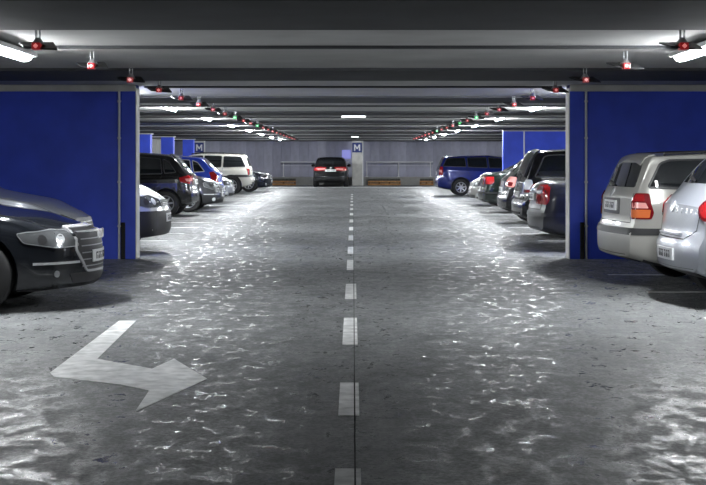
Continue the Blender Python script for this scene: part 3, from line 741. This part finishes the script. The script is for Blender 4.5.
c = Car('hatch', P_SILVER2, 'silver car mostly hidden between the blue hatchback and white off-roader', name='hatchback_car', H=1.42)
c.glass(); c.doors(); c.hood_seam(); c.front_kit(HL, [(-.38,.55), (.38,.55), (.42,.67), (-.42,.67)])
c.place('front', -3.78, 44.6, -1)

c = Car('suv', P_CREAM, 'white off-road estate car with roof rails, parked tail out near the end wall', name='off_road_car', H=1.62, L=4.4)
c.vz = 1.4; c.glass(); c.doors()
c.rear_kit([(-.10,.80), (.07,.80), (.09,1.06), (-.06,1.06)], .62, seam=[[(-.66,1.1), (-.64,.76), (.64,.76), (.66,1.1)]], light_m=M_REDDK, bumper_trim=(.735,.80))
for s in (-1, 1):
    c.patch('sill_cladding', [(1.22,.32), (3.12,.32), (3.12,.50), (1.22,.50)], 'side', M_TRIM, s, .01)
    c.patch('side_moulding', [(.08,.70), (3.2,.70), (3.2,.76), (.08,.76)], 'side', M_TRIM, s, .01)
    p0 = [c.hit(c.view('top'), x, s*.58)[0] for x in (.45, 1.2, 2.0, 2.45)]
    bm = bmesh.new()
    for a, b in zip(p0, p0[1:]): rod(bm, a+Vector((0,0,.05)), b+Vector((0,0,.05)), .018, 6)
    for a in p0: rod(bm, a-Vector((0,0,.01)), a+Vector((0,0,.05)), .016, 6)
    bm_obj('roof_rail', bm, M_TRIM, c.root)
c.place('rear', -3.92, 55.7, -1)

c = Car('sedan', P_DKBLUE, 'dark blue saloon nose beyond the white off-roader by the end wall', name='sedan_car')
c.glass(); c.doors(); c.hood_seam(); c.front_kit(HL, [(-.38,.55), (.38,.55), (.42,.67), (-.42,.67)])
c.place('front', -3.45, 60.0, -1)

# --- the car at the end wall, tail towards the lane
c = Car('hatch', P_BLACK, 'black hatchback seen from behind, parked at the end wall by the M pillar', name='hatchback_car', H=1.52, W=1.80)
c.glass(); c.doors()
c.rear_kit([(-.46,.80), (-.08,.77), (.16,.82), (.18,.93), (-.10,.98), (-.44,.96)], .80, seam=[[(-.62,.98), (-.58,.62), (.58,.62), (.62,.98)]], emblem_z=.92, wiper=True, lens_parts=[([(-.40,.84), (-.12,.82), (-.10,.90), (-.40,.92)], M_PINK)])
c.patch('roof_spoiler', [(.54,-.52), (.72,-.54), (.72,.54), (.54,.52)], 'top', P_BLACK, off=.03, depth=.03)
c.root.location = (gx(330.5, 70), 70.1, 0); c.root.rotation_euler = (0, 0, math.pi/2)

# --- right row, nearest first
c = Car('hatch', P_SILVER2, 'silver hatchback with round red tail lamp, beside the silver estate', name='hatchback_car', L=4.3, W=1.79, H=1.50, steps=80)
c.glass(); c.doors()
circ = lambda cu, cv, ru, rv, k=20: [(cu+ru*math.cos(2*math.pi*i/k), cv+rv*math.sin(2*math.pi*i/k)) for i in range(k)]
c.rear_kit(circ(.03, .885, .155, .105), .47, light_m=M_REDDK, seam=[[(-.64,.99), (-.60,.70), (-.40,.615), (.40,.615), (.60,.70), (.64,.99)]],
           lens_parts=[(circ(.03, .885, .12, .08), M_RED), (circ(.03, .885, .055, .035), M_PINK)], wiper=True)
c.patch('emblem', circ(0, .90, .05, .05), 'rear', M_CHROME, off=.012)
tm = text_mesh('Bravo', .105)
tm.materials.append(M_CHROME)
p_, n_ = c.hit(c.view('rear'), -.40, .875)
t = link('lettering', tm, None, c.root); t.rotation_euler = (math.radians(82), 0, math.atan2(n_.y, n_.x)+math.pi/2); t.location = p_+n_*.016
c.patch('tailgate_ledge', [(-.34,.635), (.34,.635), (.34,.66), (-.34,.66)], 'rear', P_SILVER2, off=.03, depth=.04)
c.place('rear', 2.95, 13.25, 1, .035)

c = Car('wagon', P_SILVER, 'silver estate car with black bumper strip in front of the blue right-hand wall', name='estate_car', steps=80)
c.glass(frame=M_TRIM); c.doors()
c.rear_kit([(-.10,.73), (.14,.73), (.16,.80), (.10,1.0), (-.04,1.0), (-.10,.9)], .86, bumper_trim=(.565,.635), light_m=M_REDDK, th=52,
   seam=[[(-.66,1.0), (-.66,.69), (.66,.69), (.66,1.0)]], emblem_z=1.0, wiper=True,
   lens_parts=[([(-.08,.745), (.12,.745), (.13,.83), (-.08,.83)], M_ORANGE), ([(-.07,.845), (.11,.845), (.08,.90), (-.07,.90)], M_PINK), ([(-.06,.915), (.07,.915), (.05,.985), (-.03,.985)], M_RED)])
c.patch('plate_recess', [(-.36,.77), (.36,.77), (.36,.94), (-.36,.94)], 'rear', P_GREY, off=.003, rnd=.02)
c.patch('roof_spoiler', [(.27,-.50), (.42,-.52), (.42,.52), (.27,.50)], 'top', P_SILVER, off=.012, depth=.03)
for s in (-1, 1):
    p0 = [c.hit(c.view('top'), x, s*.585)[0] for x in (.5, .9, 1.6, 2.4)]
    bm = bmesh.new()
    for a, b in zip(p0, p0[1:]): rod(bm, a+Vector((0,0,.022)), b+Vector((0,0,.022)), .014, 6)
    for a in p0: rod(bm, a-Vector((0,0,.01)), a+Vector((0,0,.022)), .012, 6)
    bm_obj('roof_rail', bm, M_TRIM, c.root)
c.place('rear', 2.77, 15.40, 1, .052)

c = Car('sedan', P_GREY, 'dark grey saloon tail just past the right partition wall', name='sedan_car', W=1.78)
c.glass(); c.doors()
c.rear_kit([(-.34,.70), (.0,.69), (.04,.76), (.02,.95), (-.08,.98), (-.32,.97)], .80, light_m=M_RED, seam=[[(-.64,1.0), (-.62,.62), (.62,.62), (.64,1.0)]], bumper_trim=(.52,.57), emblem_z=.92,
    lens_parts=[([(-.30,.74), (-.12,.74), (-.12,.80), (-.30,.80)], M_REDDK), ([(-.30,.84), (-.16,.84), (-.16,.95), (-.28,.95)], M_REFL)])
c.place('rear', 2.67, 21.3, 1)

c = Car('suv', P_BLACK, 'black tall car with roof spoiler parked past the dark grey saloon', name='off_road_car', H=1.57, L=4.3, W=1.76)
c.vz = 1.35; c.glass(); c.doors()
c.rear_kit([(-.20,.82), (.10,.82), (.14,.90), (.06,1.08), (-.10,1.08)], .80, light_m=M_CLEAR, seam=[[(-.66,1.08), (-.64,.72), (.64,.72), (.66,1.08)]], emblem_z=.98, wiper=True,
    lens_parts=[([(-.12,.84), (.06,.84), (.08,.90), (-.10,.90)], M_REDDK)])
c.patch('roof_spoiler', [(.16,-.58), (.42,-.60), (.42,.60), (.16,.58)], 'top', P_GREY, off=.035, depth=.05)
c.place('rear', 2.84, 24.85, 1)

c = Car('hatch', P_BLACK, 'black hatchback with pale red tail lamp between tall black car and green saloon', name='hatchback_car', H=1.47)
c.glass(frame=M_CHROME); c.doors()
c.rear_kit([(-.22,.80), (.08,.78), (.14,.86), (.10,1.0), (-.16,1.0)], .72, light_m=M_PINK, seam=[[(-.62,.98), (-.58,.62), (.58,.62), (.62,.98)]], lens_parts=[([(-.16,.82), (.04,.80), (.06,.88), (-.12,.90)], M_REDDK)])
c.place('rear', 3.12, 30.2, 1)

c = Car('sedan', P_GREEN, 'dark green saloon with bright red tail lamp near the silver car', name='sedan_car', L=4.5, W=1.74)
c.glass(frame=M_CHROME); c.doors()
c.rear_kit([(-.28,.74), (.12,.74), (.18,.80), (.14,.93), (-.24,.93)], .62, light_m=M_RED, seam=[[(-.64,1.0), (-.62,.62), (.62,.62), (.64,1.0)]], bumper_trim=(.50,.54))
c.place('rear', 3.22, 36.0, 1)

c = Car('hatch', P_SILVER, 'silver car nose showing between green saloon and blue estate', name='hatchback_car', L=4.1)
c.glass(); c.doors(); c.hood_seam(); c.front_kit(HL, [(-.38,.55), (.38,.55), (.42,.67), (-.42,.67)])
c.place('front', 3.45, 41.6, 1)

c = Car('wagon', P_NAVY, 'blue estate car parked tail out near the end wall', name='estate_car', H=1.54, L=4.5)
c.glass(); c.doors()
c.rear_kit([(-.08,.74), (.10,.74), (.13,.85), (.08,1.04), (-.04,1.04)], .80, light_m=M_RED, seam=[[(-.66,1.0), (-.66,.69), (.66,.69), (.66,1.0)]], lens_parts=[([(-.06,.84), (.09,.84), (.08,.92), (-.05,.92)], M_PINK)])
c.patch('fuel_flap', [(.62,.74), (.78,.74), (.78,.88), (.62,.88)], 'side', P_NAVY, -1, .004, rnd=.03)
c.place('rear', 3.12, 53.5, 1)
